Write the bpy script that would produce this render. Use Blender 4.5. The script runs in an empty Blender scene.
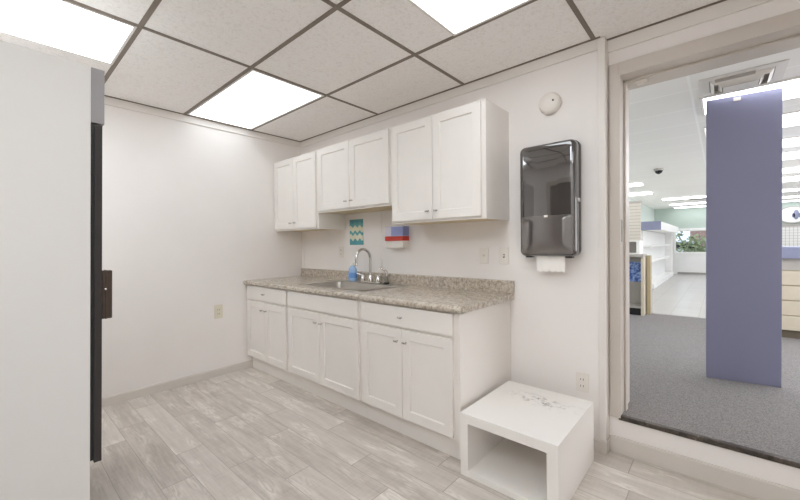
import bpy, bmesh, math, random
from mathutils import Vector, Matrix

sc = bpy.context.scene
col = sc.collection
R = math.radians

# ------------------------------------------------------------------ camera
YAW, PIT, ROL, FPX = .7256, -.0141, -.0113, 362.32
cam = bpy.data.cameras.new('camera'); cam_o = bpy.data.objects.new('camera', cam); col.objects.link(cam_o)
c, s = math.cos(YAW), math.sin(YAW)
fw, rt, zz = Vector((-s, c, 0)), Vector((c, s, 0)), Vector((0, 0, 1))
F = fw * math.cos(PIT) + zz * math.sin(PIT)
Uv = zz * math.cos(PIT) - fw * math.sin(PIT)
Rv = rt * math.cos(ROL) + Uv * math.sin(ROL)
U = Uv * math.cos(ROL) - rt * math.sin(ROL)
M = Matrix((Rv, U, -F)).transposed().to_4x4()
M.translation = Vector((3.5823, -2.3544, 1.2267))
cam_o.matrix_world = M
cam.sensor_width = 36; cam.lens = 36 * FPX / 800; cam.clip_start = .02; cam.clip_end = 200
sc.camera = cam_o

# ------------------------------------------------------------------ light and exposure
REAR_FILL = 8.2        # added unseen ceiling panels at the rear, for ambient light
MID = 4.5          # panel nearer the cabinets, toned down to spare the wall cabinets
LEFT = 8.2         # panel above the cooler
DIM = 2.05          # panel beside the left wall, dimmed to tame its hot spot
STRIP = 5.4       # shop strip lights
sc.cycles.max_bounces = 16; sc.cycles.diffuse_bounces = 12; sc.cycles.glossy_bounces = 4
w = bpy.data.worlds.new('sky'); sc.world = w; w.use_nodes = True
bg = w.node_tree.nodes['Background']; bg.inputs[0].default_value = (.75, .87, 1, 1); bg.inputs[1].default_value = 1.7
sc.view_settings.view_transform = 'Standard'; sc.view_settings.look = 'None'
sc.view_settings.exposure = 0; sc.view_settings.gamma = 1

# daylight: unseen area lamp added at right to brighten the shop ceiling
la = bpy.data.lights.new('shop_fill', 'AREA'); la.shape = 'RECTANGLE'; la.size = 1.75; la.size_y = 4.6; la.energy = 130; la.color = (1, .98, .96)
lo_ = bpy.data.objects.new('shop_fill', la); col.objects.link(lo_); lo_.location = (8.15, 2.8, 1.25); lo_.rotation_euler = (0, R(90), 0)

# ------------------------------------------------------------------ materials
def srgb(r, g, b):
    f = lambda v: (v / 12.92 if v <= .04045 else ((v + .055) / 1.055) ** 2.4)
    return (f(r / 255), f(g / 255), f(b / 255), 1)

class NT:
    def __init__(self, name):
        self.m = bpy.data.materials.new(name); self.m.use_nodes = True
        self.t = self.m.node_tree; self.b = self.t.nodes['Principled BSDF']
    def n(self, typ, **kw):
        nd = self.t.nodes.new(typ)
        for k, v in kw.items(): setattr(nd, k, v)
        return nd
    def l(self, a, b): self.t.links.new(a, b)
    def math(self, op, a, b=None, c3=None):
        nd = self.n('ShaderNodeMath', operation=op)
        for i, v in enumerate((a, b, c3)):
            if v is None: continue
            if isinstance(v, (int, float)): nd.inputs[i].default_value = v
            else: self.l(v, nd.inputs[i])
        return nd.outputs[0]
    def mix(self, fac, a, b, mode='MIX'):
        nd = self.n('ShaderNodeMix', data_type='RGBA', blend_type=mode)
        for i, v in ((0, fac), (6, a), (7, b)):
            if isinstance(v, (int, float)): nd.inputs[i].default_value = v
            elif isinstance(v, tuple): nd.inputs[i].default_value = v
            else: self.l(v, nd.inputs[i])
        return nd.outputs[2]
    def ramp(self, fac, stops, interp='LINEAR'):
        nd = self.n('ShaderNodeValToRGB'); cr = nd.color_ramp; cr.interpolation = interp
        while len(cr.elements) < len(stops): cr.elements.new(.5)
        for e, (p, cl) in zip(cr.elements, stops):
            e.position = p; e.color = cl if isinstance(cl, tuple) else (cl, cl, cl, 1)
        self.l(fac, nd.inputs[0]); return nd.outputs[0]
    def noise(self, vec, scale, detail=3, rough=.5, dist=0):
        nd = self.n('ShaderNodeTexNoise'); nd.inputs['Scale'].default_value = scale
        nd.inputs['Detail'].default_value = detail; nd.inputs['Roughness'].default_value = rough
        nd.inputs['Distortion'].default_value = dist
        self.l(vec, nd.inputs['Vector']); return nd.outputs['Fac']
    def obj(self): return self.n('ShaderNodeTexCoord').outputs['Object']
    def geo(self): return self.n('ShaderNodeNewGeometry').outputs['Position']
    def mapping(self, vec, sc_=(1, 1, 1), loc=(0, 0, 0)):
        nd = self.n('ShaderNodeMapping'); nd.inputs['Scale'].default_value = sc_; nd.inputs['Location'].default_value = loc
        self.l(vec, nd.inputs['Vector']); return nd.outputs[0]
    def bump(self, h, strength, dist=.01):
        nd = self.n('ShaderNodeBump'); nd.inputs['Strength'].default_value = strength; nd.inputs['Distance'].default_value = dist
        self.l(h, nd.inputs['Height']); self.l(nd.outputs[0], self.b.inputs['Normal'])
    def base(self, v):
        if isinstance(v, tuple): self.b.inputs['Base Color'].default_value = v
        else: self.l(v, self.b.inputs['Base Color'])
    def set(self, rough=.5, metal=0, coat=0, spec=.5):
        self.b.inputs['Roughness'].default_value = rough; self.b.inputs['Metallic'].default_value = metal
        self.b.inputs['Coat Weight'].default_value = coat; self.b.inputs['Specular IOR Level'].default_value = spec

def plain(name, rgb, rough=.5, metal=0, coat=0, var=.03, vs=6, bump=0):
    """solid colour with a faint procedural unevenness"""
    k = NT(name); cl = srgb(*rgb); f = k.noise(k.obj(), vs, 3)
    lo = tuple(x * (1 - var) for x in cl[:3]) + (1,); hi = tuple(min(1, x * (1 + var)) for x in cl[:3]) + (1,)
    k.base(k.ramp(f, [(.3, lo), (.7, hi)])); k.set(rough, metal, coat)
    if bump: k.bump(k.noise(k.obj(), 400, 2), bump, .002)
    return k.m

def emit(name, rgb, strength):
    k = NT(name); k.base(srgb(*rgb)); k.b.inputs['Emission Color'].default_value = srgb(*rgb)
    k.b.inputs['Emission Strength'].default_value = strength; return k.m

MT = {}
MT['wall'] = plain('painted wall', (238, 234, 231), .6, var=.012, vs=3, bump=.08)
MT['trimwhite'] = plain('white gloss trim', (232, 228, 223), .4, var=.01)
MT['baseboard'] = plain('vinyl baseboard', (210, 204, 197), .5, var=.02)
MT['tbar'] = plain('taupe ceiling bar', (128, 117, 107), .5, var=.05)
MT['frame'] = plain('painted steel door frame', (205, 197, 188), .35, var=.02)
MT['cab'] = plain('white cabinet paint', (234, 230, 225), .5, var=.01)
MT['birch'] = plain('raw birch cabinet underside', (216, 200, 166), .6, var=.05, vs=12)
MT['chrome'] = plain('chrome', (215, 213, 210), .12, 1)
MT['nickel'] = plain('satin nickel', (192, 188, 184), .25, 1)
MT['steel'] = plain('brushed stainless steel', (196, 192, 186), .3, 1, var=.05)
MT['cooler'] = plain('white enamel cooler panel', (219, 217, 214), .35, var=.01, vs=2)
MT['cooler2'] = plain('grey steel header', (150, 147, 148), .35, .3, var=.04)
MT['black'] = plain('black gasket rubber', (18, 16, 20), .5)
MT['darkfr'] = plain('charcoal door frame', (44, 39, 38), .4, var=.08)
MT['brown'] = plain('dark bronze pull handle', (74, 62, 54), .35, .4, var=.1, vs=40)
MT['glassdark'] = plain('dark cooler glass', (20, 22, 24), .05)
MT['header'] = plain('teal header panel', (120, 160, 150), .3)
MT['white'] = plain('white laminate', (240, 239, 236), .45, var=.01)
MT['plastic'] = plain('white plastic', (232, 227, 220), .35, var=.01)
MT['ivory'] = plain('ivory plastic', (222, 216, 198), .35, var=.01)
MT['slot'] = plain('dark slot', (50, 46, 42), .6)
MT['paper'] = plain('paper towel', (246, 243, 239), .8, var=.02, vs=30, bump=.2)
MT['smoke'] = plain('smoky black plastic cover', (50, 45, 43), .05, coat=1, var=.04)
MT['smoke2'] = plain('smoky grey plastic cover', (92, 86, 83), .06, coat=1, var=.04)
for k_ in ('smoke', 'smoke2'): MT[k_].node_tree.nodes['Principled BSDF'].inputs['Coat IOR'].default_value = 2.0
MT['casedark'] = plain('charcoal dispenser case', (52, 48, 50), .25, var=.05)
MT['violet'] = plain('blue violet laminate', (130, 131, 157), .5, var=.015, vs=3)
MT['bluegrey'] = plain('blue grey fascia', (136, 140, 166), .5, var=.02)
MT['sage'] = plain('sage green paint', (182, 195, 186), .6, var=.02)
MT['palegreen'] = plain('pale green paint', (208, 216, 210), .6, var=.02)
MT['shopwhite'] = plain('white shop wall', (232, 231, 229), .6, var=.01)
MT['maple'] = plain('pale maple laminate', (209, 198, 178), .45, var=.04, vs=9)
MT['maple2'] = plain('tan maple edge', (184, 170, 138), .45, var=.04, vs=9)
MT['greyin'] = plain('grey laminate', (176, 170, 164), .5, var=.03)
MT['kick'] = plain('black kick plate', (24, 22, 22), .5)
MT['kick2'] = plain('olive brown kick plate', (110, 100, 84), .5)
MT['darkbase'] = plain('grey rubber base', (150, 146, 142), .5)
MT['red'] = plain('red band', (200, 66, 54), .45)
MT['lilac'] = plain('pale lilac plastic', (214, 212, 226), .25)
MT['blue'] = plain('blue label', (150, 160, 208), .4)
MT['soap'] = plain('light blue soap', (160, 196, 234), .2, coat=.4)
MT['soapblue'] = plain('strong blue label', (104, 150, 214), .35)
MT['gold'] = plain('white ceiling paint', (232, 230, 227), .6, var=.01)

def mat_tile():
    k = NT('speckled ceiling tile'); p = k.geo()
    f1 = k.noise(p, 55, 4, .7); f2 = k.noise(p, 170, 3, .6)
    sp = k.ramp(f1, [(.33, 0.0), (.5, 1.0)]); sp2 = k.ramp(f2, [(.36, 0.0), (.46, 1.0)])
    m = k.math('MULTIPLY', k.math('ADD', k.math('MULTIPLY', sp, .5), .5), k.math('ADD', k.math('MULTIPLY', sp2, .35), .65))
    k.base(k.mix(m, srgb(228, 224, 220), srgb(253, 251, 249)))
    k.set(.9, spec=.2); k.bump(m, .5, .004); return k.m
MT['tile'] = mat_tile()

def mat_floor():
    k = NT('grey oak vinyl planks'); p = k.geo()
    sep = k.n('ShaderNodeSeparateXYZ'); k.l(p, sep.inputs[0])
    W, L = .1524, .925
    v = k.math('DIVIDE', k.math('ADD', sep.outputs[1], 1.045 + 24 * W), W)
    row = k.math('FLOOR', v); fy = k.math('FRACT', v)
    random.seed(4)
    offs = [random.random() for _ in range(32)]
    for r, e in ((0, .19), (-1, .475), (-2, .015), (-5, .535), (-3, .62), (-4, .25), (1, .7)): offs[24 + r] = e / L
    tbl = k.ramp(k.math('DIVIDE', k.math('ADD', row, .5), 32), [(i / 32, offs[i]) for i in range(32)], 'CONSTANT')
    u = k.math('ADD', k.math('SUBTRACT', k.math('DIVIDE', sep.outputs[0], L), tbl), 10)
    colm = k.math('FLOOR', u); fx = k.math('FRACT', u)
    comb = k.n('ShaderNodeCombineXYZ'); k.l(row, comb.inputs[0]); k.l(colm, comb.inputs[1])
    wn = k.n('ShaderNodeTexWhiteNoise', noise_dimensions='2D'); k.l(comb.outputs[0], wn.inputs['Vector'])
    rnd = wn.outputs['Value']
    # grain coordinates, shifted for every plank
    sh = k.n('ShaderNodeVectorMath', operation='SCALE'); k.l(wn.outputs['Color'], sh.inputs[0]); sh.inputs['Scale'].default_value = 17
    ad = k.n('ShaderNodeVectorMath', operation='ADD'); k.l(p, ad.inputs[0]); k.l(sh.outputs[0], ad.inputs[1])
    g = ad.outputs[0]
    fine = k.noise(k.mapping(g, (6, 110, 1)), 1, 4, .65)
    mid = k.noise(k.mapping(g, (2.2, 20, 1)), 1, 4, .6, .6)
    warp = k.noise(k.mapping(g, (2.6, 13, 1)), 1, 3, .55)
    ring = k.math('FRACT', k.math('MULTIPLY', warp, 9))
    ring = k.math('ABSOLUTE', k.math('SUBTRACT', ring, .5))
    patch = k.ramp(k.noise(k.mapping(g, (3.4, 13, 1)), 1, 2), [(.5, 0.0), (.64, 1.0)])
    saw = k.noise(k.mapping(g, (90, 5, 1)), 1, 2, .5)
    t = k.math('ADD', k.math('MULTIPLY', fine, .34), k.math('MULTIPLY', mid, .46))
    t = k.math('ADD', t, k.math('MULTIPLY', k.math('SUBTRACT', rnd, .5), .19))
    t = k.math('ADD', t, k.math('MULTIPLY', k.math('MULTIPLY', ring, patch), .52))
    t = k.math('ADD', t, k.math('MULTIPLY', saw, .12))
    cl = k.ramp(t, [(.26, srgb(172, 163, 154)), (.44, srgb(198, 190, 182)), (.6, srgb(211, 204, 196)), (.8, srgb(228, 222, 215))])
    ey = k.math('MINIMUM', fy, k.math('SUBTRACT', 1, fy)); ex = k.math('MINIMUM', fx, k.math('SUBTRACT', 1, fx))
    seam = k.math('MAXIMUM', k.math('LESS_THAN', ey, .009), k.math('LESS_THAN', ex, .0022))
    k.base(k.mix(k.math('MULTIPLY', seam, .8), cl, srgb(150, 141, 133)))
    k.set(.42, spec=.4); k.bump(k.math('SUBTRACT', t, k.math('MULTIPLY', seam, .4)), .12, .004); return k.m
MT['floor'] = mat_floor()

def mat_counter():
    k = NT('speckled granite laminate'); p = k.geo()
    a = k.noise(p, 38, 5, .7); b = k.noise(k.mapping(p, loc=(3, 5, 1)), 95, 3, .7); d = k.noise(k.mapping(p, loc=(9, 2, 7)), 170, 2, .6)
    cl = k.ramp(a, [(.34, srgb(146, 131, 116)), (.48, srgb(184, 173, 158)), (.62, srgb(210, 202, 190))])
    cl = k.mix(k.ramp(b, [(.56, 0.0), (.64, .7)]), cl, srgb(118, 101, 87))
    cl = k.mix(k.ramp(d, [(.58, 0.0), (.66, .7)]), cl, srgb(222, 214, 203))
    k.base(cl); k.set(.22, coat=.2); return k.m
MT['counter'] = mat_counter()

def mat_box():
    k = NT('scuffed white laminate'); p = k.obj()
    sep = k.n('ShaderNodeSeparateXYZ'); k.l(p, sep.inputs[0])
    # scuff marks across the middle of the top
    top = k.math('GREATER_THAN', sep.outputs[2], .329)
    yl = k.math('ADD', k.math('MULTIPLY', sep.outputs[0], -.06), .12)
    yb = k.math('SUBTRACT', 1, k.math('MULTIPLY', k.math('ABSOLUTE', k.math('SUBTRACT', sep.outputs[1], yl)), 11))
    xb = k.math('SUBTRACT', 1, k.math('MULTIPLY', k.math('ABSOLUTE', k.math('SUBTRACT', sep.outputs[0], .03)), 4.2))
    band = k.math('MULTIPLY', k.math('MAXIMUM', yb, 0), k.math('MAXIMUM', xb, 0))
    n1 = k.ramp(k.noise(k.mapping(p, (22, 34, 1)), 1, 5, .75, .4), [(.5, 0.0), (.62, 1.0)])
    f = k.math('MULTIPLY', k.math('MULTIPLY', top, band), k.math('MULTIPLY', n1, 1.3))
    k.base(k.mix(k.math('MINIMUM', f, .8), srgb(238, 235, 231), srgb(150, 143, 137))); k.set(.4); return k.m
MT['box'] = mat_box()

def mat_carpet():
    k = NT('grey blue carpet'); p = k.geo()
    a = k.noise(p, 160, 3, .7); b = k.noise(p, 3, 2)
    cl = k.ramp(a, [(.35, srgb(110, 107, 108)), (.65, srgb(160, 155, 152))])
    k.base(k.mix(k.math('MULTIPLY', b, .25), cl, srgb(136, 134, 140))); k.set(.95, spec=.1); k.bump(a, .6, .006); return k.m
MT['carpet'] = mat_carpet()

def mat_shoptile():
    k = NT('white shop floor tile'); p = k.geo()
    br = k.n('ShaderNodeTexBrick', offset=0); br.inputs['Scale'].default_value = 1; br.inputs['Mortar Size'].default_value = .006
    br.inputs['Brick Width'].default_value = .305; br.inputs['Row Height'].default_value = .305
    br.inputs['Color1'].default_value = srgb(186, 182, 178); br.inputs['Color2'].default_value = srgb(183, 179, 175); br.inputs['Mortar'].default_value = srgb(176, 172, 168)
    k.l(p, br.inputs['Vector']); k.base(br.outputs[0]); k.set(.25); return k.m
MT['shoptile'] = mat_shoptile()

def mat_shopceil():
    k = NT('white shop ceiling panels'); p = k.geo()
    br = k.n('ShaderNodeTexBrick', offset=0); br.inputs['Scale'].default_value = 1; br.inputs['Mortar Size'].default_value = .008
    br.inputs['Brick Width'].default_value = 1.22; br.inputs['Row Height'].default_value = .46
    br.inputs['Color1'].default_value = srgb(244, 242, 239); br.inputs['Color2'].default_value = srgb(241, 239, 236); br.inputs['Mortar'].default_value = srgb(252, 251, 249)
    k.l(k.mapping(p, loc=(.24, .0, 0)), br.inputs['Vector']); k.base(br.outputs[0]); k.set(.8); return k.m
MT['shopceil'] = mat_shopceil()

def mat_slat(name, base, line, pitch, vert=False):
    k = NT(name); p = k.geo(); sep = k.n('ShaderNodeSeparateXYZ'); k.l(p, sep.inputs[0])
    f = k.math('LESS_THAN', k.math('FRACT', k.math('DIVIDE', sep.outputs[2], pitch)), .16)
    if vert: f = k.math('MAXIMUM', f, k.math('LESS_THAN', k.math('FRACT', k.math('DIVIDE', sep.outputs[0], pitch)), .16))
    k.base(k.mix(f, srgb(*base), srgb(*line))); k.set(.5); k.bump(k.math('SUBTRACT', 1, f), .3, .01); return k.m
MT['slat'] = mat_slat('cream slatwall', (208, 200, 190), (172, 164, 154), .062)
MT['peg'] = mat_slat('white gridwall', (232, 230, 226), (196, 192, 188), .075, True)

def mat_threshold():
    k = NT('worn dark threshold'); p = k.geo()
    a = k.noise(p, 18, 5, .75, .6)
    k.base(k.ramp(a, [(.4, srgb(48, 41, 36)), (.6, srgb(88, 78, 70)), (.68, srgb(158, 148, 138))])); k.set(.4); return k.m
MT['threshold'] = mat_threshold()

def mat_note():
    k = NT('teal patterned paper'); p = k.obj(); sep = k.n('ShaderNodeSeparateXYZ'); k.l(p, sep.inputs[0])
    x, z = sep.outputs[0], sep.outputs[2]
    wob = k.math('MULTIPLY', k.math('SINE', k.math('MULTIPLY', x, 95)), .011)
    band = k.math('DIVIDE', k.math('ADD', k.math('ADD', z, .123), wob), .246)
    cl = k.ramp(band, [(0, srgb(88, 164, 172)), (.2, srgb(226, 226, 204)), (.4, srgb(104, 176, 182)), (.52, srgb(228, 226, 200)), (.72, srgb(112, 178, 184)), (.86, srgb(92, 160, 170))], 'CONSTANT')
    k.base(cl); k.set(.5); return k.m
MT['note'] = mat_note()

def mat_glass():
    k = NT('clear window glass'); t = k.t
    tr = k.n('ShaderNodeBsdfTransparent'); gl = k.n('ShaderNodeBsdfGlossy'); gl.inputs['Roughness'].default_value = .02
    fr = k.n('ShaderNodeFresnel'); fr.inputs[0].default_value = 1.45; mx = k.n('ShaderNodeMixShader')
    k.l(fr.outputs[0], mx.inputs[0]); k.l(tr.outputs[0], mx.inputs[1]); k.l(gl.outputs[0], mx.inputs[2])
    k.l(mx.outputs[0], t.nodes['Material Output'].inputs[0]); return k.m
MT['glass'] = mat_glass()

def mat_brick():
    k = NT('red brick wall'); p = k.geo()
    br = k.n('ShaderNodeTexBrick'); br.inputs['Scale'].default_value = 1; br.inputs['Mortar Size'].default_value = .012
    br.inputs['Brick Width'].default_value = .3; br.inputs['Row Height'].default_value = .1
    br.inputs['Color1'].default_value = srgb(150, 104, 92); br.inputs['Color2'].default_value = srgb(170, 124, 110); br.inputs['Mortar'].default_value = srgb(190, 178, 168)
    sw = k.n('ShaderNodeSeparateXYZ'); k.l(p, sw.inputs[0]); cb = k.n('ShaderNodeCombineXYZ'); k.l(sw.outputs[0], cb.inputs[0]); k.l(sw.outputs[2], cb.inputs[1])
    k.l(cb.outputs[0], br.inputs['Vector']); k.base(br.outputs[0]); k.set(.8); return k.m
MT['brick'] = mat_brick()
MT['leaf'] = plain('green leaves', (138, 148, 106), .6, var=.5, vs=4)
MT['bark'] = plain('brown bark', (110, 92, 76), .8, var=.2, vs=20)
MT['asphalt'] = plain('pale asphalt', (150, 150, 150), .8, var=.08, vs=8)
MT['carpaint'] = plain('white car paint', (225, 228, 232), .2, coat=.5)
MT['tyre'] = plain('tyre rubber', (30, 30, 32), .7)
MT['panel'] = emit('lit rear fill diffuser', (244, 250, 255), REAR_FILL)
MT['panel_dim'] = emit('lit dimmed acrylic diffuser', (244, 250, 255), DIM)
MT['panel_left'] = emit('lit left acrylic diffuser', (244, 250, 255), LEFT)  # strength raised to lift the left wall and floor
MT['panel_mid'] = emit('lit half dimmed acrylic diffuser', (244, 250, 255), MID)
MT['strip'] = emit('lit strip lens', (247, 249, 254), STRIP)
MT['lampframe'] = plain('white lamp frame', (226, 222, 217), .4)
MT['screen'] = NT('blue poster print')
_k = MT['screen']; _f = _k.noise(_k.obj(), 26, 3, .6)
_k.base(_k.ramp(_f, [(.38, srgb(70, 92, 168)), (.5, srgb(112, 146, 222)), (.62, srgb(176, 200, 240))])); _k.set(.3); MT['screen'] = _k.m

# ------------------------------------------------------------------ mesh builder
ORG = {}      # world origin of every object's root
class MB:
    def __init__(self): self.v = []; self.f = []
    def add(self, v, f):
        o = len(self.v); self.v += [tuple(p) for p in v]; self.f += [tuple(i + o for i in q) for q in f]; return self
    def box(self, x0, x1, y0, y1, z0, z1):
        v = [(x, y, z) for x in (x0, x1) for y in (y0, y1) for z in (z0, z1)]
        return self.add(v, [(0, 1, 3, 2), (4, 6, 7, 5), (0, 4, 5, 1), (2, 3, 7, 6), (0, 2, 6, 4), (1, 5, 7, 3)])
    def prism(self, poly, a0, a1, axis):
        """polygon (list of 2D) extruded along an axis; the 2D pair is the other two axes in xyz order"""
        n = len(poly)
        def P(p, a): return {'x': (a, p[0], p[1]), 'y': (p[0], a, p[1]), 'z': (p[0], p[1], a)}[axis]
        v = [P(p, a0) for p in poly] + [P(p, a1) for p in poly]
        f = [(i, (i + 1) % n, n + (i + 1) % n, n + i) for i in range(n)] + [tuple(range(n))[::-1], tuple(range(n, 2 * n))]
        return self.add(v, f)
    def lathe(self, prof, centre, axis=(0, 0, 1), n=24):
        ax = Vector(axis).normalized(); a = ax.orthogonal().normalized(); b = ax.cross(a)
        ce = Vector(centre); v = []; f = []
        for r, h in prof:
            for i in range(n):
                t = 2 * math.pi * i / n; v.append(ce + ax * h + (a * math.cos(t) + b * math.sin(t)) * r)
        for j in range(len(prof) - 1):
            for i in range(n):
                f.append((j * n + i, j * n + (i + 1) % n, (j + 1) * n + (i + 1) % n, (j + 1) * n + i))
        f.append(tuple(range(n))[::-1]); f.append(tuple(range((len(prof) - 1) * n, len(prof) * n)))
        return self.add(v, f)
    def tube(self, pts, r, n=12):
        pts = [Vector(p) for p in pts]; v = []; f = []; prev = None
        for i, p in enumerate(pts):
            d = (pts[min(i + 1, len(pts) - 1)] - pts[max(i - 1, 0)]).normalized()
            a = d.orthogonal().normalized() if prev is None else (prev - d * prev.dot(d)).normalized()
            prev = a; b = d.cross(a); rr = r[i] if isinstance(r, (list, tuple)) else r
            for k in range(n):
                t = 2 * math.pi * k / n; v.append(p + (a * math.cos(t) + b * math.sin(t)) * rr)
        for j in range(len(pts) - 1):
            for k in range(n): f.append((j * n + k, j * n + (k + 1) % n, (j + 1) * n + (k + 1) % n, (j + 1) * n + k))
        f.append(tuple(range(n))[::-1]); f.append(tuple(range((len(pts) - 1) * n, len(pts) * n)))
        return self.add(v, f)
    def build(self, name, mat, parent=None, loc=None, bevel=0, seg=2, smooth=False):
        me = bpy.data.meshes.new(name)
        o0 = Vector(ORG[parent]) if parent else Vector(loc or (0, 0, 0))
        me.from_pydata([tuple(Vector(p) - o0) for p in self.v], [], self.f)
        bm = bmesh.new(); bm.from_mesh(me); bmesh.ops.recalc_face_normals(bm, faces=bm.faces); bm.to_mesh(me); bm.free()
        me.materials.append(mat)
        o = bpy.data.objects.new(name, me); col.objects.link(o)
        if parent: o.parent = parent
        else: o.location = o0
        ORG[o] = o0
        if bevel:
            m = o.modifiers.new('bevel', 'BEVEL'); m.width = bevel; m.segments = seg; m.limit_method = 'ANGLE'; m.angle_limit = R(40)
        if smooth or bevel:
            for p in me.polygons: p.use_smooth = True
            ws = o.modifiers.new('wn', 'WEIGHTED_NORMAL') if bevel else None
            if ws: ws.keep_sharp = True
            if smooth and not bevel: me.set_sharp_from_angle(angle=R(42))
        return o

def tag(o, label=None, cat=None, group=None, kind=None):
    if label: o['label'] = label
    if cat: o['category'] = cat
    if group: o['group'] = group
    if kind: o['kind'] = kind
    return o
def empty(name, loc, label, cat, group=None):
    o = bpy.data.objects.new(name, None); col.objects.link(o); o.location = loc; o.empty_display_size = .05
    ORG[o] = Vector(loc); return tag(o, label, cat, group)
def box(*a): return MB().box(*a)
def struct(mb, name, mat, bevel=0):
    return tag(mb.build(name, mat, bevel=bevel), kind='structure')
def rrect(x0, x1, z0, z1, r, n=6):
    pts = []
    for cx, cz, a0 in ((x1 - r, z1 - r, 0), (x0 + r, z1 - r, 90), (x0 + r, z0 + r, 180), (x1 - r, z0 + r, 270)):
        for i in range(n + 1):
            t = R(a0 + 90 * i / n); pts.append((cx + r * math.cos(t), cz + r * math.sin(t)))
    return pts

# ------------------------------------------------------------------ break room shell
H = 2.41; XR = 5.0; YB = -3.45; DW = .063; WB = .32; SILL = .215; FZ = 2.29
OX0, OX1, OZ = 3.14, 4.55, 2.19
struct(box(-.1, XR + .1, YB - .1, .1, -.1, 0), 'floor', MT['floor'])
struct(box(-.1, 0, YB, .12, 0, H + .1), 'wall_left', MT['wall'])
struct(box(0, 3.06, 0, .12, 0, H + .1), 'wall_back', MT['wall'])
wd = MB(); wd.box(3.06, OX0, DW, WB, 0, H + .1).box(OX1, XR, DW, WB, 0, H + .1).box(OX0, OX1, DW, WB, OZ, H + .1).box(OX0, OX1, DW, WB, 0, SILL - .015)
struct(wd, 'wall_doorway', MT['wall'])
struct(box(XR, XR + .1, YB, WB, 0, H + .1), 'wall_right', MT['wall'])
struct(box(-.1, XR + .1, YB - .1, YB, 0, H + .1), 'wall_front', MT['wall'])
# dark door in the wall behind the camera, mirrored by the dispenser
dd = struct(MB().box(1.7, 2.6, YB, YB + .03, .005, 2.1), 'door_1', plain('grey steel door', (120, 114, 110), .4))
df = MB(); df.box(1.63, 1.7, YB, YB + .05, 0, 2.17).box(2.6, 2.67, YB, YB + .05, 0, 2.17).box(1.7, 2.6, YB, YB + .05, 2.1, 2.17)
df.build('door_frame', MT['frame'], dd)
MB().lathe([(.012, 0), (.012, .05), (.028, .052), (.028, .075), (.015, .085)], (2.5, YB + .03, 1.0), (0, 1, 0)).build('door_knob', MT['nickel'], dd, smooth=True)

struct(box(0, XR, YB, DW, H, H + .02), 'ceiling', MT['tile'])
A1, A2, A3 = 1.2595, 2.155, 3.027
B = [-.5854 - .61 * i for i in range(5)]
tb = MB()
for x in (A1, A2, A3, 3.63, 4.24): tb.box(x - .012, x + .012, YB, DW if x > 3.06 else 0, H - .004, H + .001)
for y in B: tb.box(0, XR, y - .012, y + .012, H - .0035, H + .001)
for (x0, x1, y0, y1) in ((0, 3.06, -.02, 0), (0, .02, YB, 0), (3.06, XR, DW - .02, DW), (3.06, 3.08, 0, DW)): tb.box(x0, x1, y0, y1, H - .006, H + .001)
struct(tb, 'trim_1', MT['tbar'])
# flat band under the ceiling
struct(box(0, 3.05, -.012, 0, H - .068, H - .006), 'trim_2', MT['trimwhite'], .002)
struct(box(0, .012, YB, -.012, H - .068, H - .006), 'trim_3', MT['trimwhite'], .002)
struct(box(3.085, XR, DW - .012, DW, H - .075, H - .006), 'trim_4', MT['trimwhite'], .002)
# corner strip where the back wall ends
struct(MB().box(3.046, 3.085, -.014, DW, .075, H - .006), 'trim_5', MT['trimwhite'], .003)
# wall seam battens
struct(box(1.25, 1.276, -.006, 0, .974, 1.53), 'trim_6', MT['wall'], .002)
struct(box(.02, .046, -.006, 0, .974, 1.385), 'trim_7', MT['wall'], .002)
# baseboards
struct(MB().prism([(0, 0), (.014, 0), (.010, .062), (.006, .072), (0, .072)], YB, -.61, 'y'), 'baseboard_left', MT['baseboard'])
bb = MB(); bb.prism([(-.014, 0), (0, 0), (0, .075), (-.008, .075), (-.013, .066)], 2.51, 3.09, 'x').box(3.076, 3.09, -.008, DW - .012, 0, .072)
struct(bb, 'baseboard_back', MT['baseboard'])
struct(MB().prism([(DW - .016, 0), (DW, 0), (DW, .092), (DW - .010, .092), (DW - .014, .084)], 3.09, XR, 'x'), 'baseboard_doorway', MT['baseboard'])

# doorway frame
fr = MB()
fr.box(3.092, OX0, DW - .014, DW, SILL - .01, 2.258).box(OX0, OX1, DW - .014, DW, OZ, 2.258).box(OX1, OX1 + .048, DW - .014, DW, SILL - .01, 2.258)
fr.box(OX0 - .002, OX0 + .006, DW - .014, WB + .01, SILL - .01, OZ).box(OX1 - .006, OX1 + .002, DW - .014, WB + .01, SILL - .01, OZ).box(OX0, OX1, DW - .014, WB + .01, OZ - .006, OZ + .002)
fr.box(OX0 + .006, OX0 + .018, .15, .2, SILL, OZ - .006).box(OX0, OX1, .15, .2, OZ - .018, OZ - .006)   # stop
d2 = struct(fr, 'door_2', MT['frame'], .002)
box(OX0 + .0055, OX0 + .0085, .075, .105, 1.23, 1.36).build('strike_plate', MT['nickel'], d2)
struct(box(OX0 - .005, OX1, DW - .012, DW + .022, SILL - .022, SILL + .004), 'trim_8', MT['threshold'], .004)
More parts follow.
